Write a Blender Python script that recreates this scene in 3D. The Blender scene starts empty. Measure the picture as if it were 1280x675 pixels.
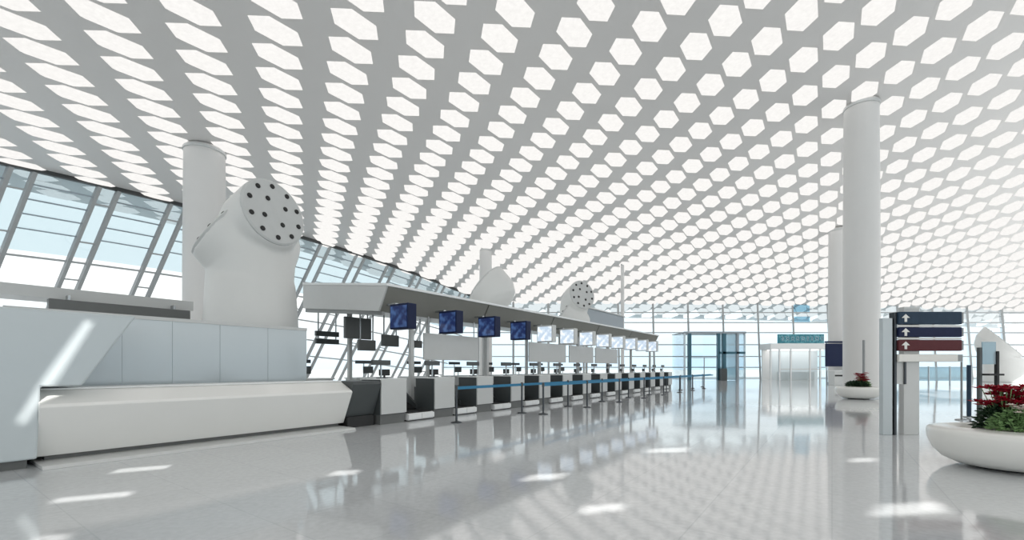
import bpy, bmesh, math, random
from mathutils import Vector, Matrix
from math import sin, cos, pi, radians, sqrt, atan2
random.seed(7)
SC = bpy.context.scene
COL = SC.collection
# ------------------------------------------------------------------ camera
CAMH = 1.65
F, CX, YH = 560.0, 640.0, 460.0
cd = bpy.data.cameras.new('camera')
cam = bpy.data.objects.new('camera', cd); COL.objects.link(cam)
cam.location = (0, 0, CAMH); cam.rotation_euler = (pi/2, 0, 0)
cd.sensor_width = 36; cd.lens = F/1280*36
cd.shift_y = (YH-337.5)/1280
cd.clip_end = 500
SC.camera = cam
vs = SC.view_settings
vs.view_transform = 'Standard'; vs.look = 'None'; vs.gamma = 1; vs.exposure = 0.63
vs.use_curve_mapping = False
SC.cycles.max_bounces = 8; SC.cycles.diffuse_bounces = 4; SC.cycles.glossy_bounces = 4
SC.cycles.transparent_max_bounces = 24; SC.cycles.transmission_bounces = 6
SC.cycles.use_denoising = True
SC.cycles.caustics_reflective = False; SC.cycles.caustics_refractive = False

# island frame: s runs along the check-in row, n away from the passengers
AZ = radians(54.46)
S = Vector((cos(AZ), sin(AZ), 0)); N = Vector((-sin(AZ), cos(AZ), 0))
def W(s, n, z=0): return S*s + N*n + Vector((0, 0, z))
CP = [6.2137, 20.2292, -0.6983, 1.4974, 3.3877, -0.0684, 0.6484, -0.1094, -0.0205, -0.1369, -0.2088]
def cz(X, Y):
    x = X/10; y = (max(Y, -7)-20)/10
    b, c, d, e, g = CP[6:]
    return CAMH+15+b*x+c*y+d*x*x+e*x*y+g*y*y

# ------------------------------------------------------------------ materials
def srgb(r, g, b):
    f = lambda c: (c/255/12.92) if c/255 <= .04045 else ((c/255+.055)/1.055)**2.4
    return (f(r), f(g), f(b), 1)
def mat(name, rgb, rough=.5, metal=0, spec=.5, noise=0, nscale=8, coat=0, ior=None, bump=0):
    m = bpy.data.materials.new(name); m.use_nodes = True
    nt = m.node_tree; b = nt.nodes['Principled BSDF']
    c = srgb(*rgb)
    b.inputs['Base Color'].default_value = c
    b.inputs['Roughness'].default_value = rough; b.inputs['Metallic'].default_value = metal
    b.inputs['Specular IOR Level'].default_value = spec
    if ior: b.inputs['IOR'].default_value = ior
    if coat: b.inputs['Coat Weight'].default_value = coat; b.inputs['Coat Roughness'].default_value = .05
    if noise or bump:
        tc = nt.nodes.new('ShaderNodeTexCoord'); nz = nt.nodes.new('ShaderNodeTexNoise')
        nz.inputs['Scale'].default_value = nscale; nz.inputs['Detail'].default_value = 4
        nt.links.new(tc.outputs['Object'], nz.inputs['Vector'])
        if noise:
            mx = nt.nodes.new('ShaderNodeMix'); mx.data_type = 'RGBA'
            mx.inputs[6].default_value = tuple(max(0, v*(1-noise)) for v in c[:3])+(1,)
            mx.inputs[7].default_value = tuple(min(1, v*(1+noise)) for v in c[:3])+(1,)
            nt.links.new(nz.outputs['Fac'], mx.inputs[0]); nt.links.new(mx.outputs[2], b.inputs['Base Color'])
        if bump:
            bp = nt.nodes.new('ShaderNodeBump'); bp.inputs['Strength'].default_value = bump
            nt.links.new(nz.outputs['Fac'], bp.inputs['Height']); nt.links.new(bp.outputs['Normal'], b.inputs['Normal'])
    return m
def emis(name, rgb, strength, noise=0, nscale=3):
    m = bpy.data.materials.new(name); m.use_nodes = True
    nt = m.node_tree; nt.nodes.remove(nt.nodes['Principled BSDF'])
    e = nt.nodes.new('ShaderNodeEmission'); out = nt.nodes['Material Output']
    c = srgb(*rgb); e.inputs['Color'].default_value = c; e.inputs['Strength'].default_value = strength
    nt.links.new(e.outputs[0], out.inputs['Surface'])
    if noise:
        tc = nt.nodes.new('ShaderNodeTexCoord'); nz = nt.nodes.new('ShaderNodeTexNoise')
        nz.inputs['Scale'].default_value = nscale; nz.inputs['Detail'].default_value = 5; nz.inputs['Roughness'].default_value = .7
        nt.links.new(tc.outputs['Object'], nz.inputs['Vector'])
        mr = nt.nodes.new('ShaderNodeMapRange'); mr.inputs['From Min'].default_value = .3; mr.inputs['From Max'].default_value = .7
        mr.inputs['To Min'].default_value = strength*(1-noise); mr.inputs['To Max'].default_value = strength*(1+noise)
        nt.links.new(nz.outputs['Fac'], mr.inputs['Value']); nt.links.new(mr.outputs[0], e.inputs['Strength'])
    m.cycles.emission_sampling = 'NONE'
    return m
def glass(name, rgb, gloss=.08, rough=.02, body=0, bodyrgb=(200, 210, 215)):
    """thin pane: tinted see-through, a little mirror, optionally a milky body"""
    m = bpy.data.materials.new(name); m.use_nodes = True
    nt = m.node_tree; nt.nodes.remove(nt.nodes['Principled BSDF']); out = nt.nodes['Material Output']
    t = nt.nodes.new('ShaderNodeBsdfTransparent'); t.inputs[0].default_value = srgb(*rgb)
    g = nt.nodes.new('ShaderNodeBsdfGlossy'); g.inputs['Roughness'].default_value = rough; g.inputs['Color'].default_value = (.9, .9, .9, 1)
    fr = nt.nodes.new('ShaderNodeLayerWeight'); fr.inputs['Blend'].default_value = .25
    mr = nt.nodes.new('ShaderNodeMapRange'); mr.inputs['To Min'].default_value = gloss; mr.inputs['To Max'].default_value = .7
    nt.links.new(fr.outputs['Fresnel'], mr.inputs['Value'])
    mx = nt.nodes.new('ShaderNodeMixShader'); nt.links.new(mr.outputs[0], mx.inputs[0])
    src = t.outputs[0]
    if body:
        d = nt.nodes.new('ShaderNodeBsdfDiffuse'); d.inputs[0].default_value = srgb(*bodyrgb)
        m2 = nt.nodes.new('ShaderNodeMixShader'); m2.inputs[0].default_value = body
        nt.links.new(t.outputs[0], m2.inputs[1]); nt.links.new(d.outputs[0], m2.inputs[2]); src = m2.outputs[0]
    nt.links.new(src, mx.inputs[1]); nt.links.new(g.outputs[0], mx.inputs[2]); nt.links.new(mx.outputs[0], out.inputs['Surface'])
    return m

def floor_mat():
    m = bpy.data.materials.new('polished_stone_floor'); m.use_nodes = True
    nt = m.node_tree; b = nt.nodes['Principled BSDF']; L = nt.links
    b.inputs['Roughness'].default_value = .07; b.inputs['IOR'].default_value = 2.5
    tc = nt.nodes.new('ShaderNodeTexCoord'); mp = nt.nodes.new('ShaderNodeMapping')
    mp.inputs['Rotation'].default_value = (0, 0, -AZ)
    L.new(tc.outputs['Object'], mp.inputs['Vector'])
    br = nt.nodes.new('ShaderNodeTexBrick'); br.offset = 0; br.inputs['Scale'].default_value = 1
    br.inputs['Brick Width'].default_value = 1.2; br.inputs['Row Height'].default_value = 1.2
    br.inputs['Mortar Size'].default_value = .008; br.inputs['Mortar Smooth'].default_value = .1
    br.inputs['Color1'].default_value = srgb(210, 213, 215); br.inputs['Color2'].default_value = srgb(206, 209, 211)
    br.inputs['Mortar'].default_value = srgb(198, 202, 204)
    L.new(mp.outputs[0], br.inputs['Vector'])
    nz = nt.nodes.new('ShaderNodeTexNoise'); nz.inputs['Scale'].default_value = 14; nz.inputs['Detail'].default_value = 6
    L.new(tc.outputs['Object'], nz.inputs['Vector'])
    mr = nt.nodes.new('ShaderNodeMapRange'); mr.inputs['From Min'].default_value = .3; mr.inputs['From Max'].default_value = .7
    mr.inputs['To Min'].default_value = .94; mr.inputs['To Max'].default_value = 1.06
    L.new(nz.outputs['Fac'], mr.inputs['Value'])
    mx = nt.nodes.new('ShaderNodeMix'); mx.data_type = 'RGBA'; mx.blend_type = 'MULTIPLY'; mx.inputs[0].default_value = 1
    L.new(br.outputs['Color'], mx.inputs[6]); L.new(mr.outputs[0], mx.inputs[7])
    L.new(mx.outputs[2], b.inputs['Base Color'])
    # very slight waviness of the polish
    n2 = nt.nodes.new('ShaderNodeTexNoise'); n2.inputs['Scale'].default_value = 1.6; n2.inputs['Detail'].default_value = 2
    L.new(tc.outputs['Object'], n2.inputs['Vector'])
    bp = nt.nodes.new('ShaderNodeBump'); bp.inputs['Strength'].default_value = .012; bp.inputs['Distance'].default_value = .1
    L.new(n2.outputs['Fac'], bp.inputs['Height']); L.new(bp.outputs['Normal'], b.inputs['Normal'])
    return m

M = dict(
    floor=floor_mat(),
    ceil=mat('painted_ceiling_metal', (231, 229, 227), .38, noise=.03, nscale=.35),
    reveal=mat('skylight_reveal', (235, 235, 232), .5),
    sky=emis('skylight_membrane', (246, 244, 241), .68, .06, 5),
    white=mat('white_paint', (238, 240, 240), .35, noise=.02, nscale=2),
    offwhite=mat('white_lacquer', (238, 238, 235), .25, noise=.02, nscale=2, coat=.4),
    fairing=mat('tower_white', (216, 217, 215), .4, noise=.02, nscale=1.5),
    column=mat('column_grey', (221, 220, 218), .45, noise=.02, nscale=1.2),
    pale=mat('pale_blue_panel', (192, 201, 204), .22, noise=.02, nscale=1, coat=.5),
    lightgrey=mat('light_grey_panel', (206, 208, 207), .35, noise=.03, nscale=4),
    midgrey=mat('mid_grey_metal', (140, 142, 142), .35, .4, noise=.04, nscale=4),
    plinth=mat('plinth_grey', (105, 107, 106), .4, noise=.05),
    fascia=mat('fascia_taupe', (134, 134, 128), .6, spec=.25, noise=.05, nscale=1.3),
    charcoal=mat('charcoal_panel', (72, 77, 78), .4, noise=.06),
    black=mat('black_rubber', (22, 23, 24), .5, noise=.1),
    steel=mat('brushed_steel', (170, 174, 176), .25, .8, noise=.04, nscale=20),
    darksteel=mat('dark_steel', (70, 74, 78), .3, .6, noise=.04, nscale=20),
    frame=mat('facade_frame', (176, 179, 180), .4, noise=.02),
    darkframe=mat('dark_gasket', (62, 64, 64), .5, noise=.03),
    belt=mat('blue_belt', (44, 124, 164), .6, noise=.04),
    navy=mat('navy_panel', (26, 36, 68), .5, spec=.2, noise=.12, nscale=9),
    slate=mat('slate_blue_panel', (46, 64, 82), .5, spec=.2, noise=.12, nscale=9),
    maroon=mat('maroon_panel', (92, 46, 50), .5, spec=.2, noise=.1, nscale=9),
    cream=mat('white_sign_box', (234, 233, 228), .3, noise=.01),
    nozzle=mat('nozzle_black', (20, 20, 20), .5, noise=.1),
    disc=mat('vent_disc_grey', (196, 198, 197), .45, noise=.05, nscale=5),
    red=mat('red_bracts', (168, 22, 48), .6, noise=.3, nscale=30),
    leaf=mat('leaf_green', (124, 158, 104), .5, noise=.4, nscale=25),
    darkleaf=mat('dark_leaf_green', (40, 66, 44), .5, noise=.4, nscale=25),
    petal=mat('white_petals', (236, 226, 218), .6, noise=.05),
    soil=mat('planter_gravel', (206, 204, 198), .9, noise=.3, nscale=30, bump=.4),
    bowl=mat('planter_stone', (232, 232, 228), .3, noise=.03, nscale=3, coat=.3),
    concrete=mat('apron_concrete', (190, 192, 192), .8, noise=.06, nscale=.4),
    bluegrey=mat('blue_grey_cladding', (150, 160, 168), .4, noise=.03),
    bluepane=glass('blue_pane', (198, 226, 238), .04),
    glass=glass('clear_glazing', (246, 250, 252), .02),
    farglass=glass('far_wall_glazing', (232, 244, 250), .02),
    upglass=glass('blue_tinted_glazing', (205, 224, 232), .10, body=.12, bodyrgb=(190, 206, 214)),
    frost=glass('frosted_partition', (214, 228, 234), .10, .12, body=.86, bodyrgb=(202, 212, 216)),
    tealframe=mat('dark_teal_frame', (58, 98, 112), .35, .3, noise=.05),
    tealglass=glass('teal_glazing', (150, 200, 214), .12),
    paleglass=glass('pale_blue_glass', (196, 220, 228), .10, body=.35, bodyrgb=(190, 212, 222)),
)
M['kiosk_fill'] = emis('kiosk_fill_glow', (255, 250, 244), 1.8)  # invented glow, added to brighten the kiosk
M['kiosk_fill'].cycles.emission_sampling = 'AUTO'
def screen_mat(name, base, spots, strength):
    m = bpy.data.materials.new(name); m.use_nodes = True
    nt = m.node_tree; nt.nodes.remove(nt.nodes['Principled BSDF']); out = nt.nodes['Material Output']
    e = nt.nodes.new('ShaderNodeEmission'); e.inputs['Strength'].default_value = strength
    tc = nt.nodes.new('ShaderNodeTexCoord'); v = nt.nodes.new('ShaderNodeTexNoise')
    v.inputs['Scale'].default_value = 5; v.inputs['Detail'].default_value = 1
    nt.links.new(tc.outputs['Object'], v.inputs['Vector'])
    r = nt.nodes.new('ShaderNodeValToRGB'); r.color_ramp.elements[0].position = .42; r.color_ramp.elements[1].position = .7
    r.color_ramp.elements[0].color = srgb(*base); r.color_ramp.elements[1].color = srgb(*spots)
    nt.links.new(v.outputs['Fac'], r.inputs['Fac']); nt.links.new(r.outputs['Color'], e.inputs['Color'])
    g = nt.nodes.new('ShaderNodeBsdfGlossy'); g.inputs['Roughness'].default_value = .1
    mx = nt.nodes.new('ShaderNodeMixShader'); mx.inputs[0].default_value = .05
    nt.links.new(e.outputs[0], mx.inputs[1]); nt.links.new(g.outputs[0], mx.inputs[2])
    nt.links.new(mx.outputs[0], out.inputs['Surface']); m.cycles.emission_sampling = 'NONE'
    return m
M['scr_blue'] = screen_mat('screen_blue', (32, 46, 88), (70, 98, 146), .62)
M['scr_pale'] = screen_mat('screen_pale', (178, 194, 210), (232, 238, 242), .9)  # glare on the farther screens put into a paler display colour
M['scr_teal'] = screen_mat('lit_teal_sign', (20, 104, 118), (96, 160, 170), .6)

# ------------------------------------------------------------------ builders
def obj(name, bm, m, parent=None, loc=None, rotz=0, smooth=False, bevel=0):
    me = bpy.data.meshes.new(name)
    bmesh.ops.recalc_face_normals(bm, faces=bm.faces)
    bm.to_mesh(me); bm.free()
    ms = m if isinstance(m, (list, tuple)) else [m]
    for x in ms: me.materials.append(M[x])
    if smooth:
        for p in me.polygons: p.use_smooth = True
    o = bpy.data.objects.new(name, me); COL.objects.link(o)
    if parent: o.parent = parent
    if loc is not None: o.location = loc
    o.rotation_euler.z = rotz
    if bevel:
        b = o.modifiers.new('bevel', 'BEVEL'); b.width = bevel; b.segments = 2; b.limit_method = 'ANGLE'
    return o
def thing(name, label, cat, loc=(0, 0, 0), rotz=0, group=None):
    o = bpy.data.objects.new(name, None); COL.objects.link(o)
    o.location = loc; o.rotation_euler.z = rotz; o.empty_display_size = .2
    return tag(o, label, cat, group)
def tag(o, label, cat, group=None):
    o['label'] = label; o['category'] = cat
    if group: o['group'] = group
    return o
def struct(o): o['kind'] = 'structure'; return o
KIDS = {}
def dup(root, loc, rotz, label, group=None):
    r = root.copy(); COL.objects.link(r); r.location = loc; r.rotation_euler.z = rotz
    r['label'] = label
    if group: r['group'] = group
    for ch in list(root.children):
        c = ch.copy(); COL.objects.link(c); c.parent = r
        for g in list(ch.children):
            d = g.copy(); COL.objects.link(d); d.parent = c
    return r
def box(bm, x0, x1, y0, y1, z0, z1, mi=0, mtx=None):
    vs_ = [Vector(v) for v in ((x0,y0,z0),(x1,y0,z0),(x1,y1,z0),(x0,y1,z0),(x0,y0,z1),(x1,y0,z1),(x1,y1,z1),(x0,y1,z1))]
    if mtx: vs_ = [mtx @ v for v in vs_]
    v = [bm.verts.new(p) for p in vs_]
    for f in ((0,3,2,1),(4,5,6,7),(0,1,5,4),(1,2,6,5),(2,3,7,6),(3,0,4,7)):
        fc = bm.faces.new([v[i] for i in f]); fc.material_index = mi
def prism(bm, prof, a, b, axis='x', mi=0):
    """extrude a closed profile along an axis: prof in (y,z) for x, (x,z) for y, (x,y) for z"""
    def P(t, p):
        return {'x': (t, p[0], p[1]), 'y': (p[0], t, p[1]), 'z': (p[0], p[1], t)}[axis]
    A = [bm.verts.new(P(a, p)) for p in prof]; B = [bm.verts.new(P(b, p)) for p in prof]
    n = len(prof)
    fs = [bm.faces.new(A), bm.faces.new(B[::-1])]
    for i in range(n): fs.append(bm.faces.new((A[i], B[i], B[(i+1) % n], A[(i+1) % n])))
    for f in fs: f.material_index = mi
def bar(bm, p, q, w, d=None, mi=0):
    """square bar from p to q"""
    p = Vector(p); q = Vector(q); d = d or w
    t = (q-p).normalized()
    up = Vector((0, 0, 1)) if abs(t.z) < .9 else S
    a = t.cross(up).normalized()*(w/2); b = t.cross(a).normalized()*(d/2)
    A = [bm.verts.new(p+i*a+j*b) for i, j in ((1,1),(-1,1),(-1,-1),(1,-1))]
    B = [bm.verts.new(q+i*a+j*b) for i, j in ((1,1),(-1,1),(-1,-1),(1,-1))]
    fs = [bm.faces.new(A[::-1]), bm.faces.new(B)]
    for i in range(4): fs.append(bm.faces.new((A[i], A[(i+1) % 4], B[(i+1) % 4], B[i])))
    for f in fs: f.material_index = mi
def lathe(bm, prof, seg=48, cx=0, cy=0, mi=0):
    rings = []
    for r, z in prof:
        rings.append([bm.verts.new((cx+max(r, 1e-4)*cos(2*pi*k/seg), cy+max(r, 1e-4)*sin(2*pi*k/seg), z)) for k in range(seg)])
    for A, B in zip(rings, rings[1:]):
        for k in range(seg):
            bm.faces.new((A[k], A[(k+1) % seg], B[(k+1) % seg], B[k])).material_index = mi
    bm.faces.new(rings[0][::-1]).material_index = mi; bm.faces.new(rings[-1]).material_index = mi
def B_(): return bmesh.new()
def bx(name, dims, m, parent=None, loc=None, rotz=0, bevel=0):
    bm = B_(); box(bm, *dims); return obj(name, bm, m, parent, loc, rotz, bevel=bevel)
ORD = ['first', 'second', 'third', 'fourth', 'fifth', 'sixth', 'seventh', 'eighth', 'ninth', 'tenth', 'eleventh', 'twelfth',
       'thirteenth', 'fourteenth', 'fifteenth', 'sixteenth', 'seventeenth', 'eighteenth']

# ------------------------------------------------------------------ world + sun
w = bpy.data.worlds.new('world'); SC.world = w; w.use_nodes = True
nt = w.node_tree; bg = nt.nodes['Background']
tc = nt.nodes.new('ShaderNodeTexCoord'); sp = nt.nodes.new('ShaderNodeSeparateXYZ'); rp = nt.nodes.new('ShaderNodeValToRGB')
nt.links.new(tc.outputs['Generated'], sp.inputs[0]); nt.links.new(sp.outputs['Z'], rp.inputs['Fac']); nt.links.new(rp.outputs['Color'], bg.inputs['Color'])
rp.color_ramp.elements[0].position = 0; rp.color_ramp.elements[0].color = srgb(222, 239, 249)
rp.color_ramp.elements[1].position = .12; rp.color_ramp.elements[1].color = srgb(248, 249, 247)
bg.inputs['Strength'].default_value = .95
SUN = Vector((.34, -.75, .62)).normalized()
sl = bpy.data.lights.new('sun', 'SUN'); sl.energy = 4.0; sl.angle = radians(.22); sl.color = (1, .97, .93)
so = bpy.data.objects.new('sun', sl); COL.objects.link(so); so.rotation_euler = (-SUN).to_track_quat('-Z', 'Y').to_euler()
so.location = (0, 0, 40)

# ------------------------------------------------------------------ setting: floor, ground
bm = B_(); box(bm, -70, 95, -42, 66.2, -.2, 0)
struct(obj('floor', bm, 'floor'))
bm = B_(); box(bm, -260, 300, 66.2, 420, -.6, -.05); struct(obj('ground', bm, 'concrete'))

# ------------------------------------------------------------------ setting: perforated ceiling
E1 = Vector((CP[2], CP[3], 0)); E2 = Vector((CP[4], CP[5], 0)); OO = Vector((CP[0], CP[1], 0))
A_ = E2+2*E1
hexs = [(1.17, 0), (.60, .60), (-.60, .60), (-1.17, 0), (-.60, -.60), (.60, -.60)]
hexv = [S*a+N*b for a, b in hexs]
bmc = B_(); bms = B_(); PIL = .2
def on(P, up=0): return Vector((P.x, P.y, cz(P.x, P.y)+up))
for i in range(-90, 90):
    for j in range(-40, 60):
        c = OO+i*E1+j*A_
        n_ = c.dot(N)
        if c.y < -41 or c.y > 71.5 or n_ > 46.5 or c.x > 100 or c.x < -64: continue
        if c.y > 0 and abs(c.x) > 1.35*c.y+30: continue
        if c.y <= 0 and abs(c.x) > 32: continue
        if -19 < c.y < -6 and -5.5 < c.x < 18: continue  # cells left out behind the camera so the shaped sunbeams pass
        P = {}
        for a in (-1, 1):
            for b in (-1, 1): P[a, b] = bmc.verts.new(on(c+A_*(a/2)+E1*(b/2)))
        ft = min(1, max(0, (c.y-24)/34)); ft = ft*ft*(3-2*ft); PIL = .12+.22*ft      # openings grow towards the far wall
        hexv = [S*(a*(1+.27*ft))+N*(b*(1+.15*ft)) for a, b in hexs]
        H = [bmc.verts.new(on(c+h)) for h in hexv]
        U = [bmc.verts.new(on(c+h, .10)) for h in hexv]
        for f in ((P[-1,-1], P[1,-1], H[5], H[4]), (P[1,1], P[-1,1], H[2], H[1]),
                  (P[1,-1], P[1,1], H[1], H[0], H[5]), (P[-1,1], P[-1,-1], H[4], H[3], H[2])):
            bmc.faces.new(f)
        for k in range(6):
            bmc.faces.new((H[k], H[(k+1) % 6], U[(k+1) % 6], U[k])).material_index = 1
        a0 = [bms.verts.new(on(c+h*1.02, .02)) for h in hexv]      # slightly pillowed membrane
        a1 = [bms.verts.new(on(c+h*.80, -PIL*.75)) for h in hexv]; a2 = [bms.verts.new(on(c+h*.4, -PIL)) for h in hexv]
        for k in range(6):
            bms.faces.new((a0[k], a0[(k+1) % 6], a1[(k+1) % 6], a1[k])); bms.faces.new((a1[k], a1[(k+1) % 6], a2[(k+1) % 6], a2[k]))
        bms.faces.new(a2)
ceiling = struct(obj('ceiling', bmc, ['ceil', 'reveal']))
sk = obj('skylight', bms, 'sky', ceiling)

# unseen rear roof added to block the sun, gaps cut to shape sun patches
def floor_px(x, y):
    d = y-YH; Y = CAMH*F/d; return Vector(((x-CX)/F*Y, Y, 0))
def plane_px(x, y, n):
    d = Vector(((x-CX)/F, 1, (YH-y)/F)); t = n/d.dot(N); return Vector((0, 0, CAMH))+d*t
RZ = 20.0
def to_roof(P): return P+SUN*((RZ-P.z)/SUN.z)
patches = [[floor_px(*p) for p in q] for q in (
    ((64, 629), (70, 623), (166, 614), (162, 620)),
    ((136, 592), (150, 586), (216, 581), (206, 586)),
    ((648, 602), (664, 594), (712, 591), (700, 598)),
    ((720, 643), (734, 633), (786, 629), (776, 637)),
    ((1060, 578), (1066, 573), (1096, 572), (1092, 577)),
    ((1086, 646), (1104, 631), (1170, 627), (1184, 640)),
    ((408, 595), (420, 589), (452, 587), (444, 593)),
    ((38, 676), (46, 671), (86, 668), (84, 676)),
    ((806, 566), (815, 561), (862, 559), (858, 565)))]
patches.append([plane_px(x, y, 10.68) for x, y in ((108, 404), (118, 404), (76, 470), (32, 530), (22, 532), (56, 476))])
bm = B_()
def loop(pts):
    v = [bm.verts.new(p) for p in pts]
    return [bm.edges.new((v[i], v[(i+1) % len(v)])) for i in range(len(v))]
es = loop([Vector((-70, -42, RZ)), Vector((95, -42, RZ)), Vector((95, 0, RZ)), Vector((-70, 0, RZ))])
for p in patches: es += loop([to_roof(q) for q in p])
bmesh.ops.triangle_fill(bm, use_beauty=True, use_dissolve=False, edges=es, normal=(0, 0, -1))
struct(obj('roof', bm, 'ceil'))  # out of view above the ceiling, added to shape the sunlight

# ------------------------------------------------------------------ setting: left facade (leans in), far wall
NF = 42.0; KN, KS = .5, -.22
WN = [0]
def facade_pt(s, q):
    T = W(s, NF); z = cz(T.x, T.y)-.15
    return T+Vector((0, 0, z))+(N*KN+S*KS)*q-Vector((0, 0, q))
PITCH = 4.2
for k in range(-5, 9):
    s0 = 13.0+PITCH*k; s1 = s0+PITCH
    WN[0] += 1; name = 'window_%d' % WN[0]
    h0 = facade_pt(s0, 0).z; h1 = facade_pt(s1, 0).z
    bm = B_()
    for ds in (0, 1.05):                      # twin chord truss
        hh = facade_pt(s0+ds, 0).z
        bar(bm, facade_pt(s0+ds, 0), facade_pt(s0+ds, hh), .24)
    for r in range(4):
        q = 1.2+r*2.6
        bar(bm, facade_pt(s0, q), facade_pt(s0+1.05, q), .1)
    for q in (5.2, 7.4, 9.3, 11.0):
        bar(bm, facade_pt(s0, q), facade_pt(s1, q), .13)
    root = struct(obj(name, bm, 'frame'))
    bm = B_(); bar(bm, facade_pt(s0, -.05), facade_pt(s1, -.05), .28); obj('top_rail', bm, 'darkframe', root)
    bm = B_()
    for q in (.8, 1.7, 2.6, 3.5): bar(bm, facade_pt(s0+1.05, q), facade_pt(s1, q), .22, .05)
    bar(bm, facade_pt(s0+1.05, .1), facade_pt(s0+1.05, 3.4), .12)
    obj('shading_louvre', bm, 'bluegrey', root)
    out = (N+Vector((0, 0, KN))).normalized()*.14
    bm = B_(); bm.faces.new([bm.verts.new(p+out) for p in (facade_pt(s0, 0), facade_pt(s1, 0), facade_pt(s1, 4.9), facade_pt(s0, 4.9))]); obj('upper_pane', bm, 'upglass', root)
    bm = B_(); bm.faces.new([bm.verts.new(p+out) for p in (facade_pt(s0, 4.9), facade_pt(s1, 4.9), facade_pt(s1, h1-.1), facade_pt(s0, h0-.1))]); obj('lower_pane', bm, 'glass', root)
YW = 66.0
FP = 5.2
for k in range(0, 19):
    x0 = -10.2+FP*k; x1 = x0+FP
    WN[0] += 1; name = 'window_%d' % WN[0]
    t0 = cz(x0, YW)-.05; t1 = cz(x1, YW)-.05
    lean = .8
    bm = B_()
    bar(bm, (x0, YW, 0), (x0, YW+lean, t0), .22)
    for z in (1.75, 3.35, 5.1, 6.9, 8.4, 9.9):
        if z < min(t0, t1): bar(bm, (x0, YW+lean*z/t0, z), (x1, YW+lean*z/t1, z), .14)
    root = struct(obj(name, bm, 'frame'))
    bm = B_(); bm.faces.new([bm.verts.new(p) for p in ((x0, YW+.15, 0), (x1, YW+.15, 0), (x1, YW+lean+.15, t1+.1), (x0, YW+lean+.15, t0+.1))])
    obj('pane', bm, 'farglass', root)
    if k == 10:
        for z0, z1 in ((8.5, 9.3), (10.0, 11.1)):
            bm = B_(); box(bm, x0+.15, x0+2.5, YW+lean*z0/t0-.02, YW+lean*z0/t0+.02, z0, z1); obj('tinted_pane', bm, 'bluepane', root)

bm = B_()
for k in range(40):                                # eave beam that closes the roof outside the glass
    x0 = -14+2.8*k; x1 = x0+2.8
    bar(bm, (x0, 72.4, cz(x0, 72.4)-.1), (x1+.02, 72.4, cz(x1, 72.4)-.1), 1.2, .5)
o = struct(obj('trim_1', bm, 'white'))
# columns
def column(x, y, r, tz=None):
    tz = tz or cz(x, y)-.02
    bm = B_(); lathe(bm, [(r*1.0, 0), (r*1.02, .3), (r*1.02, tz*.5), (r*.97, tz-.5), (r*.97, tz)], 48)
    o = struct(obj('column', bm, 'column', loc=(x, y, 0), smooth=False))
    for p in o.data.polygons: p.use_smooth = len(p.vertices) == 4
    bm = B_(); lathe(bm, [(r*1.07, 0), (r*1.07, .18), (r*1.03, .22)], 48); obj('base_ring', bm, 'steel', o)
    bm = B_(); lathe(bm, [(r*.5, tz-.35), (r*1.02, tz-.25), (r*1.02, tz-.1), (r*.5, tz-.02)], 48); obj('head_ring', bm, 'lightgrey', o)
    return o
column(21.05, 27.0, .89)
column(33.2, 45.5, .9)
column(-19.2, 28.0, 1.13)
column(-2.85, 48.5, .68)
column(13.2, 53.5, .2)

# ------------------------------------------------------------------ near desk, end block, partition
def island(name, label, cat, s, n, z=0, group=None): return thing(name, label, cat, W(s, n, z), AZ, group)
t = island('reception_desk', 'long white low desk with sloping front on a grey step', 'desk', 0, 10.6)
bm = B_(); prof = [(.35, .14), (-.06, 1.0), (-.02, 1.05), (.45, 1.27), (1.2, 1.27), (1.2, .14)]
prism(bm, prof, 1.47, 7.35); obj('body', bm, 'offwhite', t, bevel=.015)
bm = B_(); box(bm, 1.55, 7.33, .42, 1.25, 1.27, 1.30); obj('worktop', bm, 'white', t, bevel=.008)
bx('toe_recess', (1.6, 7.25, .45, 1.15, .06, .16), 'plinth', t)
bm = B_(); prism(bm, [(-.28, 0), (-.24, .06), (1.2, .06), (1.2, 0)], 1.47, 7.3); obj('step', bm, 'lightgrey', t, bevel=.01)
t = island('end_block', 'large pale blue-grey wall block with slanted end left of the desk', 'wall block', 0, 10.6)
bm = B_(); prism(bm, [(-9, .15), (1.46, .15), (1.50, 1.34), (2.0, 1.34), (2.75, 2.62), (-9, 2.62)], .05, 1.9, 'y'); obj('body', bm, 'pale', t, bevel=.03)
bx('plinth', (-9, 1.36, .2, 1.8, 0, .15), 'plinth', t)
t = island('glass_partition', 'frosted blue-grey glass partition standing behind the white desk', 'partition', 0, 12.8)
sx = [1.3, 2.2, 3.05, 3.98, 5.0, 6.2, 7.33]
for a, b in zip(sx, sx[1:]):
    bx('panel', (a+.004, b-.004, -.02, .02, .08, 2.78), 'frost', t)
bx('base_rail', (1.3, 7.33, -.06, .06, 0, .1), 'steel', t)
bx('top_rail', (1.3, 7.33, -.04, .04, 2.76, 2.84), 'lightgrey', t)

# neighbouring island canopy seen over the partition
t = island('rear_canopy', 'long pale canopy beam beyond the glass partition by the left windows', 'canopy', 0, 20)
bm = B_(); prism(bm, [(0, 3.85), (0, 4.2), (2.4, 4.35), (2.4, 3.95)], -14, 6.9); obj('beam', bm, 'lightgrey', t)
for s_ in (-8, -3.5, 1.0, 5.5): bx('post', (s_-.08, s_+.08, 1.0, 1.16, 0, 3.95), 'lightgrey', t)
bx('lower_rail', (-14, 6.9, .05, .12, 3.0, 3.12), 'frame', t)
t = island('direction_board', 'dark grey long board hanging beneath the pale canopy beam', 'board', 0, 19.4)
bx('board', (2.9, 6.6, 0, .3, 3.4, 3.78), 'plinth', t, bevel=.02)
for s_ in (3.4, 6.2): bx('hanger', (s_-.03, s_+.03, .3, .64, 3.66, 3.96), 'steel', t)

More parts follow.
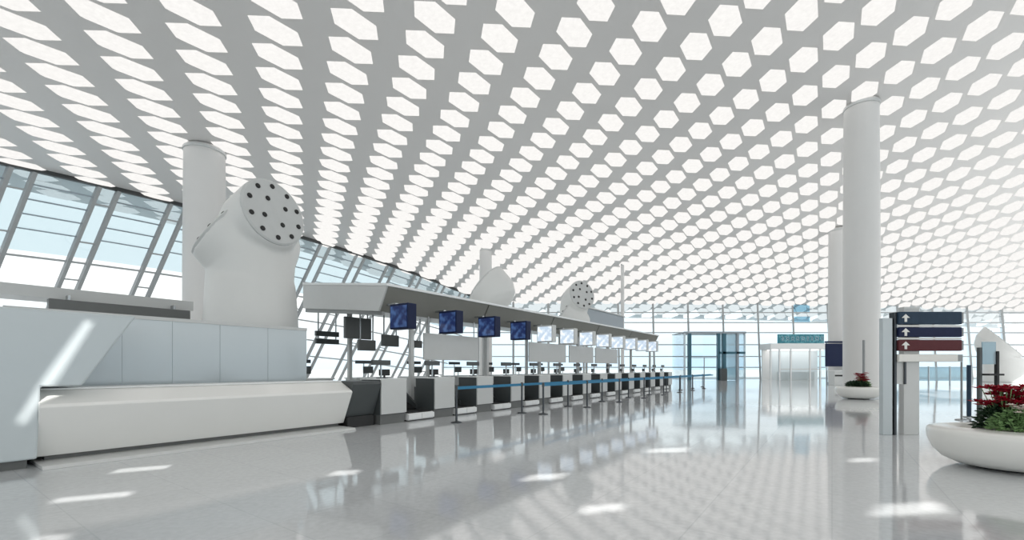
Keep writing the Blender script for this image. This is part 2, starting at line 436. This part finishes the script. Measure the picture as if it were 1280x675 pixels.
# ------------------------------------------------------------------ check-in units
P0, PIT, NU = 8.8, 2.15, 14
def make_counter():
    t = island('check_in_counter', '', 'counter', P0, 10.6, group='check-in counters in the long row')
    bx('plinth', (-.45, .45, .06, .85, 0, .28), 'plinth', t)
    bx('body', (-.48, .48, .03, .9, .28, 1.3), 'charcoal', t, bevel=.012)
    bx('front_panel', (-.47, .47, -.02, .03, .30, 1.33), 'lightgrey', t, bevel=.01)
    bx('worktop', (-.5, .5, .0, .95, 1.3, 1.34), 'white', t, bevel=.01)
    return t
def clabel(k): return '%s check-in counter from the near end, grey front panel on dark plinth' % ORD[k].capitalize()
counter = make_counter(); counter['label'] = clabel(0)
for k in range(1, NU): dup(counter, W(P0+PIT*k, 10.6), AZ, clabel(k))
def make_conveyor():
    t = island('baggage_conveyor', '', 'conveyor', P0+PIT-1.05, 10.6, group='baggage weigh conveyors between the counters')
    x = .54
    bm = B_(); box(bm, -x, x, .02, .75, .03, .24); box(bm, -x, -.01, -.03, .02, .06, .22); box(bm, .01, x, -.03, .02, .06, .22)
    obj('scale_base', bm, 'white', t, bevel=.012)
    bx('scale_belt', (-.46, .46, .06, .74, .24, .27), 'black', t)
    bm = B_(); prism(bm, [(.76, .03), (.76, .30), (1.5, .62), (2.3, .62), (2.3, .03)], -.46, .46); obj('incline', bm, 'black', t)
    bm = B_(); prism(bm, [(.74, .03), (.74, .40), (1.5, .95), (2.3, .95), (2.3, .03)], -x, -.47); obj('side_guard', bm, 'charcoal', t)
    bm = B_(); prism(bm, [(.74, .03), (.74, .40), (1.5, .95), (2.3, .95), (2.3, .03)], .47, x); obj('side_guard', bm, 'charcoal', t)
    bx('kick_plate', (-x, x, .1, .7, 0, .04), 'black', t)
    return t
def vlabel(k): return '%s baggage conveyor from the near end, white scale box and dark belt' % ORD[k].capitalize()
conv = make_conveyor(); conv['label'] = vlabel(0)
for k in range(1, NU-1): dup(conv, W(P0+PIT*(k+1)-1.05, 10.6), AZ, vlabel(k))
# charcoal end unit beside the white desk
t = island('end_cabinet', 'charcoal cabinet with leaning front between white desk and first counter', 'cabinet', 7.83, 10.6)
bm = B_(); prism(bm, [(.28, .3), (-.06, 1.2), (.0, 1.28), (1.2, 1.28), (1.2, .3)], -.46, .46); obj('body', bm, 'charcoal', t, bevel=.012)
bx('base', (-.46, .4, .2, 1.1, 0, .3), 'black', t)
# displays on the counters
def make_display():
    t = island('slim_display', '', 'display', P0, 11.2, 1.34, group='slim displays standing on the check-in counters')
    bx('foot', (-.12, .12, -.08, .08, 0, .02), 'darksteel', t)
    bx('stem', (-.02, .02, -.02, .02, .02, .42), 'steel', t)
    bx('screen', (-.34, .34, -.04, .03, .40, .55), 'charcoal', t, bevel=.01)
    return t
def dlabel(k): return 'Slim dark display on a thin stem on the %s counter from the near end' % ORD[k]
dsp = make_display(); dsp['label'] = dlabel(0)
for k in range(1, NU): dup(dsp, W(P0+PIT*k, 11.2, 1.34), AZ, dlabel(k))
def make_monitor():
    t = island('desk_monitor', '', 'monitor', P0+.3, 11.42, 1.34, group='small monitors on the check-in counters')
    bx('foot', (-.1, .1, -.07, .07, 0, .015), 'black', t)
    bx('neck', (-.025, .025, -.02, .02, .015, .08), 'black', t)
    bx('screen', (-.2, .2, -.03, .02, .07, .27), 'black', t, bevel=.008)
    return t
def mlabel(k): return 'Small black monitor low on the %s check-in counter from the near end' % ORD[k]
mon = make_monitor(); mon['label'] = mlabel(0)
for k in range(1, NU): dup(mon, W(P0+.3+PIT*k, 11.42, 1.34), AZ, mlabel(k))

# rear-facing counters
def make_rear():
    t = island('rear_counter', '', 'counter', 9.5, 16.2, group='rear counters under the canopy')
    bx('body', (-.9, .9, 0, .8, .0, 1.2), 'lightgrey', t, bevel=.012)
    bx('worktop', (-.95, .95, -.05, .85, 1.2, 1.25), 'white', t, bevel=.01)
    bx('monitor', (-.35, .15, .3, .36, 1.42, 1.72), 'charcoal', t, bevel=.01)
    bx('monitor_stem', (-.12, -.08, .31, .35, 1.25, 1.43), 'steel', t)
    bx('slim_screen', (-.6, .25, .5, .56, 1.84, 1.98), 'darksteel', t)
    bx('screen_stem', (-.2, -.16, .51, .55, 1.25, 1.85), 'steel', t)
    return t
def rlabel(k): return 'Grey rear counter carrying small screens, %s from the near end behind the row' % ORD[k]
rear = make_rear(); rear['label'] = rlabel(0)
for k in range(1, 9): dup(rear, W(9.5+2.9*k, 16.2), AZ, rlabel(k))

# ------------------------------------------------------------------ canopy over the island
t = island('check_in_canopy', 'long taupe canopy on posts above the check-in counters', 'canopy', 0, 0)
C0, C1 = 9.35, 37.0
segs = [C0, 14.6, 20.0, 25.5, 31.0, C1]
for a, b in zip(segs, segs[1:]):
    bm = B_(); prism(bm, [(11.6, 4.28), (11.68, 4.28), (12.1, 3.5), (12.0, 3.5)], a+.04, b-.04); obj('fascia', bm, 'fascia', t)
bm = B_(); prism(bm, [(11.55, 4.28), (11.55, 4.36), (16.5, 4.92), (16.5, 4.84)], C0-.05, C1); obj('roof_edge', bm, 'white', t)
bm = B_(); prism(bm, [(12.1, 3.5), (12.1, 3.58), (16.5, 4.02), (16.5, 3.94)], C0+.1, C1); obj('soffit', bm, 'lightgrey', t)
bm = B_(); prism(bm, [(11.6, 4.28), (12.0, 3.5), (16.5, 3.94), (16.5, 4.84)], C0-.03, C0+.06); obj('end_panel', bm, 'lightgrey', t)
bm = B_(); prism(bm, [(11.95, 3.38), (11.95, 3.5), (16.5, 3.94), (16.5, 3.8)], C0+.06, C0+.2); obj('end_beam', bm, 'midgrey', t)
for s_ in (10.95, 15.25, 19.55, 23.85, 28.15, 32.45, 36.75):
    for n_, zt in ((12.25, 3.56), (15.9, 3.9)):
        bx('post', (s_-.07, s_+.07, n_-.07, n_+.07, 0, zt), 'lightgrey', t)
t = island('plant_enclosure', 'blue-grey box enclosure on top of the far end of the canopy', 'enclosure', 0, 0)
bm = B_(); prism(bm, [(14.6, 4.73), (14.6, 6.05), (16.2, 6.05), (16.2, 4.91)], 29.2, 37.0); obj('casing', bm, 'bluegrey', t, bevel=.03)
bx('lid', (29.1, 37.1, 14.5, 16.3, 6.05, 6.13), 'lightgrey', t)

# hanging screens
def make_screen(k, m):
    t = island('hanging_screen', '', 'screen', 9.4+2.2*k, 11.1, 3.28, group='screens hanging along the canopy front')
    bx('casing', (0, .36, -.43, .43, -.40, .40), 'navy' if m == 'scr_blue' else 'lightgrey', t, bevel=.02)
    bx('display', (-.015, .0, -.38, .38, -.35, .33), m, t)
    bx('bracket', (.12, .24, .3, .72, .40, .46), 'steel', t)
    return t
sB = make_screen(0, 'scr_blue'); sP = make_screen(4, 'scr_pale')
for k in range(12):
    lb = ('Blue-lit hanging screen, %s from the near end of the canopy' if k < 4 else 'Pale hanging screen, %s from the near end of the canopy') % ORD[k]
    src = sB if k < 4 else sP
    if k in (0, 4): src['label'] = lb
    else: dup(src, W(9.4+2.2*k, 11.1, 3.28), AZ, lb)
# grey sign panels hanging beneath the fascia
def make_hpanel(a, b, lb):
    t = island('signage_board', lb, 'panel', a, 12.0, 0, 'grey panels hanging below the canopy front')
    bx('panel', (0, b-a, -.03, .03, 1.95, 2.92), 'lightgrey', t, bevel=.01)
    for x in (.25, b-a-.25): bx('hanger', (x-.02, x+.02, -.015, .015, 2.92, 3.52), 'steel', t)
make_hpanel(11.3, 14.35, 'First plain grey hanging panel, behind the second and third blue screens')
make_hpanel(18.2, 21.9, 'Second plain grey hanging panel along the canopy, below the pale screens')
make_hpanel(22.3, 25.4, 'Third plain grey hanging panel along the canopy from the near end')
make_hpanel(25.7, 29.2, 'Farthest plain grey hanging panel along the canopy')
# dark boards under the rear edge of the canopy
def board(name, lb, s, n, wdt, z0, z1, ztop, m='plinth', slats=1):
    t = island(name, lb, 'board', s, n)
    h = (z1-z0)/slats
    for k in range(slats):
        bx('board' if slats == 1 else 'slat', (-wdt/2, wdt/2, -.06, .06, z0+h*k+(.05 if slats > 1 else 0), z0+h*(k+1)-(.05 if slats > 1 else 0)), m, t, bevel=.015)
    for x in (-wdt*.38, wdt*.38): bx('hanger', (x-.02, x+.02, -.02, .02, z0+.06, ztop), 'steel', t)
board('flight_board', 'dark two-slat board hanging beneath the near canopy end', 10.2, 16.3, 1.0, 2.55, 3.15, 3.95, 'charcoal', 2)
board('flight_board', 'large dark grey board hanging under the canopy, left of the first blue screen', 10.4, 14.6, 1.15, 2.75, 3.55, 3.78)
board('flight_board', 'lower dark board stacked under the large grey board', 10.5, 14.2, .75, 2.3, 2.7, 3.76)
board('flight_board', 'dark board hanging just below the first blue screen', 11.6, 14.2, .8, 2.5, 2.95, 3.76)
board('flight_board', 'small dark board hanging right of the post behind the first screen', 12.9, 14.2, .7, 2.5, 2.8, 3.76)

# ------------------------------------------------------------------ belt barriers
def make_post():
    t = island('belt_post', '', 'barrier post', 10, 9.2, group='retractable belt barrier posts')
    bm = B_(); lathe(bm, [(.17, 0), (.17, .02), (.13, .04), (.05, .055)], 24); obj('base', bm, 'darksteel', t)
    bm = B_(); lathe(bm, [(.034, .05), (.034, 1.08)], 16); obj('pole', bm, 'darksteel', t)
    bm = B_(); lathe(bm, [(.045, .98), (.045, 1.1), (.03, 1.13)], 16); obj('head', bm, 'charcoal', t)
    bx('belt', (.045, 3.46, -.004, .004, 1.0, 1.09), 'belt', t)
    return t
def plabel(r, k): return '%s belt post from the near end in the %s barrier line, blue belt' % (ORD[k].capitalize(), ('longer', 'shorter')[r])
bp = make_post(); bp['label'] = plabel(0, 0)
for k in range(1, 10): dup(bp, W(10+3.5*k, 9.2), AZ, plabel(0, k))
for k in range(8): dup(bp, W(13.6+3.5*k, 8.35), AZ, plabel(1, k))

# ------------------------------------------------------------------ ventilation towers
def loft(bm, rings, seg=40):
    """rings: (centre, radius, normal)"""
    prev = None
    side = None
    for c, r, nrm in rings:
        c = Vector(c); nrm = Vector(nrm).normalized()
        u = Vector((0, 1, 0)) if side is None else side
        u = (u-nrm*u.dot(nrm)).normalized(); v_ = nrm.cross(u)
        ring = [bm.verts.new(c+(u*cos(2*pi*k/seg)+v_*sin(2*pi*k/seg))*r) for k in range(seg)]
        if prev:
            for k in range(seg): bm.faces.new((prev[k], prev[(k+1) % seg], ring[(k+1) % seg], ring[k]))
        else: bm.faces.new(ring[::-1])
        prev = ring; side = u
    bm.faces.new(prev)
def horn(bm, az, tilt, off, zc, rad, trunk=1.28, z0=0):
    """trunk bending out to a cut end; tilt = elevation of the cut's normal. Returns the cut's centre and normal."""
    d = Vector((cos(az), sin(az), 0)); nr = d*cos(tilt)+Vector((0, 0, sin(tilt)))
    e = d*off+Vector((0, 0, zc))
    q = []
    p1 = Vector((0, 0, max(zc*.62, z0+.3))); p2 = e-nr*1.5; p3 = e
    q.append((Vector((0, 0, z0)), trunk*1.02, (0, 0, 1)))
    if z0 < .5: q.append((Vector((0, 0, 1.5)), trunk, (0, 0, 1)))
    for t_ in (.0, .2, .4, .6, .8, 1.0):
        p = (1-t_)**3*Vector((0, 0, 2.6 if z0 < .5 else z0+.05))+3*(1-t_)**2*t_*p1+3*(1-t_)*t_*t_*p2+t_**3*p3
        nn = Vector((0, 0, 1)).lerp(nr, t_**1.3).normalized()
        q.append((p, trunk+(rad-trunk)*t_, nn))
    loft(bm, q)
    return e, nr
def tower(label, loc, rotz, horns, vents=True):
    t = thing('ventilation_tower', label, 'ventilation tower', loc, rotz, None)
    bm = B_(); ends = [horn(bm, *h) for h in horns]
    me = obj('body', bm, 'fairing', t, smooth=True)
    r = me.modifiers.new('remesh', 'REMESH'); r.mode = 'VOXEL'; r.voxel_size = .06; r.use_smooth_shade = True
    s_ = me.modifiers.new('smooth', 'SMOOTH'); s_.iterations = 5; s_.factor = .5
    for (e, nr), h in zip(ends, horns):
        rad = h[4]
        q = nr.to_track_quat('Z', 'X').to_matrix().to_4x4(); mt = Matrix.Translation(e+nr*.01) @ q
        bm = B_(); lathe(bm, [(rad*.98, -.05), (rad*.98, .02), (rad*.93, .05), (rad*.5, .06)], 48)
        dsc = obj('vent_disc', bm, 'disc', t); dsc.matrix_local = mt
        for k in range(14):
            a = 2*pi*k/10 if k < 10 else 2*pi*(k-10)/4+.5
            rr = rad*(.78 if k < 10 else .40)
            bm = B_(); lathe(bm, [(.072, .0), (.072, .075), (.05, .09)], 14, rr*cos(a), rr*sin(a))
            obj('nozzle', bm, 'nozzle', dsc)
    return t
TR = radians(120)
tower('Large white ventilation tower behind the partition, dotted round vent facing the viewer', W(6.5, 14.35), radians(-27),
      [(0, radians(10), 1.0, 6.22, 1.0), (-TR, radians(38), .85, 5.75, 1.05), (TR, radians(38), .85, 5.75, 1.05)])
tower('Plain white ventilation tower in the middle of the canopy, its cut top turned away', W(17.3, 14.0), radians(170),
      [(0, radians(41), -.02, 5.72, 1.2, 1.0, 4.45)])
tower('Small far ventilation tower with dotted round vent above the canopy', W(26.9, 14.0), radians(-62),
      [(0, radians(10), .75, 6.45, .98, .95, 4.45), (-TR, radians(38), .7, 5.5, .85, .95, 4.45)])
tower('Pale ventilation tower far behind the flower planter, slanted top', (57.0, 52.0, 0), radians(-48),
      [(0, radians(40), .0, 4.75, 2.35, 1.7)])

# ------------------------------------------------------------------ far entrance, kiosk, billboard, barrier
t = thing('glass_entrance', 'dark teal framed glass entrance lobby against the far window wall', 'entrance', (27.3, 60.5, 0))
for x, wd, m in ((-4.0, .12, 'steel'), (-3.35, .42, 'tealframe'), (.55, .35, 'tealframe'), (1.3, .45, 'tealframe'), (3.1, .3, 'bluegrey'), (4.1, .12, 'steel')):
    bx('post', (x-wd/2, x+wd/2, -.2, .2, 0, 6.3), m, t)
bx('header', (-4.1, 4.2, -.25, .25, 6.3, 6.55), 'bluegrey', t)
bx('cross_beam', (.6, 4.1, -.2, .2, 3.55, 3.85), 'tealframe', t)
bx('mid_rail', (-4.0, .5, -.08, .08, 3.0, 3.1), 'steel', t)
for a, b, m in ((-3.95, -3.6, 'glass'), (-3.1, .35, 'glass'), (1.55, 2.9, 'paleglass'), (3.25, 4.0, 'glass'), (.75, 1.05, 'paleglass')):
    bx('pane', (a, b, -.03, .03, .05, 6.28), m, t)
bx('side_wall', (-4.05, -3.95, .2, 4.5, 0, 6.4), 'glass', t)
bx('side_wall', (4.05, 4.15, .2, 4.5, 0, 6.4), 'glass', t)
bx('roof', (-4.1, 4.2, .25, 4.5, 6.4, 6.5), 'bluegrey', t)
bx('door_leaf', (-1.4, -1.3, -.06, .06, 0, 3.0), 'steel', t)
bx('scanner', (.55, 1.35, -.9, -.25, 0, 1.6), 'charcoal', t, bevel=.03)
t = thing('service_kiosk', 'white glass-fronted kiosk with teal lit sign at the far wall', 'kiosk', (39.2, 61.0, 0))
bx('back_wall', (-3.9, 3.9, 2.2, 2.4, 0, 4.3), 'white', t)
bx('header', (-4.1, 4.1, -.2, 2.5, 4.2, 5.0), 'white', t, bevel=.03)
for x in (-4.0, -2.8, -1.25, 1.35, 2.75, 4.0): bx('post', (x-.09, x+.09, -.1, .1, 0, 4.2), 'white', t)
for a, b in ((-3.9, -2.9), (-2.7, -1.35), (-1.15, 1.25), (1.45, 2.65), (2.85, 3.9)): bx('pane', (a, b, -.02, .02, .02, 4.2), 'glass', t)
bx('fill_panel', (-3.4, 3.4, .3, 1.9, 4.1, 4.16), 'kiosk_fill', t)  # added glowing panel that whitens the kiosk interior
bx('mid_rail', (-2.8, 2.75, -.06, .06, 1.45, 1.55), 'lightgrey', t)
bx('counter', (-2.4, 2.4, .6, 1.2, 0, 1.1), 'cream', t)
sg = bx('sign', (-3.0, 3.2, -.15, .15, 5.0, 6.25), 'scr_teal', t, bevel=.03)
rnd = random.Random(3)
x = -2.6
while x < 2.8:                                  # indistinct row of characters on the sign
    wd = rnd.uniform(.28, .5); bm = B_()
    box(bm, x, x+wd, -.17, -.15, 5.45, 5.55); box(bm, x, x+.1, -.17, -.15, 5.35, 5.95); box(bm, x+wd-.1, x+wd, -.17, -.15, 5.35, 5.85)
    box(bm, x, x+wd, -.17, -.15, 5.8, 5.9); obj('lettering', bm, 'paleglass', sg); x += wd+.3
t = thing('billboard', 'navy lightbox board standing beside the far column', 'billboard', (31.8, 44.0, 0))
bx('panel', (-.98, 1.0, -.12, .12, 1.8, 4.05), 'navy', t, bevel=.02)
bx('top_bar', (-1.02, 1.04, -.14, .14, 4.12, 4.28), 'navy', t)
for x in (-.9, .9): bx('post', (x-.05, x+.05, -.05, .05, 0, 4.15), 'steel', t)
t = thing('service_desk', 'grey desk with dark slot beneath the navy billboard', 'desk', (31.5, 43.0, 0))
bx('body', (-.85, .85, -.4, .4, 0, 1.35), 'lightgrey', t, bevel=.03)
bx('slot', (-.8, .75, -.42, -.38, .85, 1.0), 'black', t)
bx('worktop', (-.9, .9, -.45, .45, 1.35, 1.42), 'white', t)
t = thing('glass_barrier', 'low pale blue glass barrier across the hall behind the sign totem', 'barrier', (38.0, 42.0, 0))
for k in range(5):
    bx('pane', (-4.9+2*k, -3.0+2*k, -.02, .02, .45, 1.75), 'paleglass', t)
for k in range(6): bx('post', (-4.99+2*k, -4.91+2*k, -.05, .05, 0, 1.8), 'steel', t)
# ------------------------------------------------------------------ sign totem
t = thing('sign_totem', 'grey sign totem with stacked navy and maroon direction boards', 'sign', (9.8, 11.1, 0))
bx('side_post', (-.66, -.42, -.06, .06, 0, 2.88), 'pale', t, bevel=.01)
bx('dark_post', (-.39, -.335, -.08, .08, 0, 3.02), 'darksteel', t)
bx('main_post', (-.12, .27, -.03, .12, 0, 3.1), 'lightgrey', t, bevel=.01)
bx('lower_panel', (-.335, -.12, -.02, .02, 1.25, 1.8), 'lightgrey', t)
bx('edge_strip', (-.125, -.08, -.06, -.03, 1.25, 1.8), 'darksteel', t)
def arrow(par, x, z, y, h=.2):
    bm = B_(); q = h/2
    pts = [(x-.03, z-q), (x+.03, z-q), (x+.03, z+.0), (x+.1, z+.0), (x, z+q), (x-.1, z+.0), (x-.03, z+.0)]
    prism(bm, pts, y-.008, y, 'y'); obj('arrow', bm, 'cream', par)
for z0, z1, m in ((2.72, 3.03, 'slate'), (2.41, 2.65, 'navy'), (2.07, 2.34, 'maroon')):
    b = bx('direction_board', (-.33, 1.22, -.14, -.03, z0, z1), m, t, bevel=.02)
    arrow(b, -.17, (z0+z1)/2, -.14, .19)
    e = bx('end_cap', (1.22, 1.26, -.13, -.04, z0+.02, z1-.02), 'midgrey', b)
for z in (2.685, 2.375): bx('divider', (-.33, 1.24, -.10, -.04, z-.025, z+.02), 'cream', t)
b = bx('light_box', (-.33, 1.12, -.14, -.03, 1.80, 1.99), 'cream', t, bevel=.02)
bx('end_cap', (1.12, 1.25, -.12, -.04, 1.81, 1.98), 'midgrey', b)
bx('cap_plate', (-.12, .27, -.04, .13, 3.1, 3.16), 'lightgrey', t)

# ------------------------------------------------------------------ planters and plants
def make_planter(label, loc):
    t = thing('bowl_planter', label, 'planter', loc)
    bm = B_(); lathe(bm, [(a*.81, b) for a, b in [(.62, .03), (.82, .05), (1.02, .13), (1.16, .26), (1.24, .42), (1.26, .54), (1.25, .60), (1.21, .63), (1.12, .64), (.92, .665), (.86, .63), (.84, .56), (.5, .55)]], 72)
    obj('bowl', bm, 'bowl', t, smooth=True)
    bm = B_(); lathe(bm, [(.47, 0), (.47, .04)], 48); obj('foot', bm, 'black', t)
    bm = B_(); lathe(bm, [(.70, .56), (.68, .60), (.3, .63)], 40); obj('soil', bm, 'soil', t, smooth=True)
    return t
make_planter('large white bowl planter with red flowers, nearest in the hall', (8.22, 7.4, 0))
make_planter('far white bowl planter standing before the tall grey column', (18.55, 24.0, 0))
def leaves(bm, c, rx, rz, n, size, rnd, flat=.4):
    for _ in range(n):
        a = rnd.uniform(0, 2*pi); u = rnd.uniform(-.15, 1); r_ = sqrt(max(0, 1-u*u))*rnd.uniform(.55, 1)
        p = Vector(c)+Vector((cos(a)*r_*rx, sin(a)*r_*rx, max(0, u)*rz*rnd.uniform(.7, 1)))
        d = Vector((cos(a)+rnd.uniform(-.6, .6), sin(a)+rnd.uniform(-.6, .6), rnd.uniform(-.5, .9))).normalized()
        s_ = d.cross(Vector((rnd.uniform(-.4, .4), rnd.uniform(-.4, .4), 1))).normalized()
        L = size*rnd.uniform(.7, 1.3); wd = L*.32; up = s_.cross(d)*L*.12
        tip = p+d*L; mid = p+d*L*.5
        v = [bm.verts.new(x) for x in (p, mid+s_*wd+up, tip, mid-s_*wd+up, mid-up)]
        bm.faces.new((v[0], v[1], v[4])); bm.faces.new((v[1], v[2], v[4])); bm.faces.new((v[2], v[3], v[4])); bm.faces.new((v[3], v[0], v[4]))
def flower(name, mt, par, c, r, rnd, n=7):
    bm = B_()
    for ring, (k, rr, el) in enumerate(((n, r, .15), (n-2, r*.65, .6))):
        for i in range(k):
            a = 2*pi*i/k+rnd.uniform(-.2, .2)
            d = Vector((cos(a)*cos(el), sin(a)*cos(el), sin(el))); s_ = Vector((-sin(a), cos(a), 0))
            p = Vector(c); m_ = p+d*rr*.55
            v = [bm.verts.new(x) for x in (p, m_+s_*rr*.28, p+d*rr, m_-s_*rr*.28, m_+Vector((0, 0, -.1*rr)))]
            bm.faces.new((v[0], v[1], v[4])); bm.faces.new((v[1], v[2], v[4])); bm.faces.new((v[2], v[3], v[4])); bm.faces.new((v[3], v[0], v[4]))
    return obj(name, bm, mt, par)
def plant(name, label, loc, rx, rz, nl, size, lm, seed, blooms=(), fm='red', stems=6):
    rnd = random.Random(seed)
    t = thing(name, label, 'plant', loc)
    bm = B_(); leaves(bm, (0, 0, .04), rx, rz, nl, size, rnd); obj('foliage', bm, lm, t)
    bm = B_()
    for k in range(stems):
        a = 2*pi*k/stems; bar(bm, (cos(a)*.04, sin(a)*.04, 0), (cos(a)*rx*.5, sin(a)*rx*.5, rz*.8), .014)
    for b in blooms: bar(bm, (b[0]*.3, b[1]*.3, rz*.3), (b[0], b[1], b[2]), .01)
    obj('stems', bm, 'leaf', t)
    for b in blooms: flower('flower_head', fm, t, b[:3], b[3], rnd)
    return t
rnd = random.Random(11)
pz = .63
plant('white_flowering_plant', 'bright green plant with small white flowers at the planter front', (8.06, 7.13, pz), .32, .30, 480, .09, 'leaf', 1,
      [(rnd.uniform(-.2, .28), rnd.uniform(-.32, -.05), rnd.uniform(.32, .44), .075) for _ in range(24)], 'petal')
plant('green_bush', 'dark green leafy bush beside the white-flowering plant in the near planter', (8.56, 7.16, pz), .30, .36, 480, .10, 'darkleaf', 2)
plant('red_flowering_plant', 'tall red flowering plant at the back of the near planter', (8.26, 7.50, pz), .34, .42, 420, .11, 'darkleaf', 3,
      [(rnd.uniform(-.30, .10), rnd.uniform(-.36, .2), rnd.uniform(.36, .72), .14) for _ in range(52)]
      + [(rnd.uniform(.05, .42), rnd.uniform(-.36, .2), rnd.uniform(.34, .54), .13) for _ in range(34)], 'red')
plant('green_bush', 'dark leafy bush at the outer edge of the near planter', (8.62, 7.60, pz), .32, .46, 440, .11, 'darkleaf', 4)
plant('red_flowering_plant', 'small red flowering plant in the far planter', (18.5, 23.85, pz), .36, .30, 300, .13, 'darkleaf', 5,
      [(rnd.uniform(-.18, .22), rnd.uniform(-.3, .2), rnd.uniform(.30, .74), .18) for _ in range(36)], 'red')
plant('green_bush', 'low dark bush beside the red plant in the far planter', (18.15, 23.85, pz), .28, .30, 240, .13, 'darkleaf', 6)
plant('green_bush', 'low green bush at the column side of the far planter', (18.9, 24.1, pz), .28, .32, 240, .13, 'leaf', 7)

# ------------------------------------------------------------------ bits behind the near planter
t = thing('information_stand', 'tall stand with pale blue panel in black uprights behind the planter', 'stand', (12.75, 12.0, 0))
bx('upright', (-.27, -.19, -.04, .04, 0, 2.2), 'charcoal', t, bevel=.01)
bx('upright', (.2, .27, -.04, .04, 0, 2.1), 'black', t, bevel=.01)
bx('panel', (-.16, .2, -.015, .015, 1.75, 2.35), 'paleglass', t)
bx('shelf', (-.18, .2, -.22, .04, 1.45, 1.5), 'black', t)
bx('base', (-.4, .4, -.3, .3, 0, .06), 'charcoal', t, bevel=.01)
def pole(lb, x, y, h, r, m):
    t = thing('slim_pole', lb, 'pole', (x, y, 0))
    bm = B_(); lathe(bm, [(r, .03), (r, h)], 12); obj('shaft', bm, m, t)
    bm = B_(); lathe(bm, [(.16, 0), (.16, .025), (.05, .05)], 24); obj('base', bm, 'steel', t)
pole('thin dark pole between the sign totem and the near planter', 14.25, 14.2, 1.85, .028, 'midgrey')
pole('slim grey pole standing behind the far planter', 19.55, 24.9, 3.2, .06, 'midgrey')
pole('short blue-grey pole left of the information stand', 15.3, 15.0, 1.75, .06, 'slate')
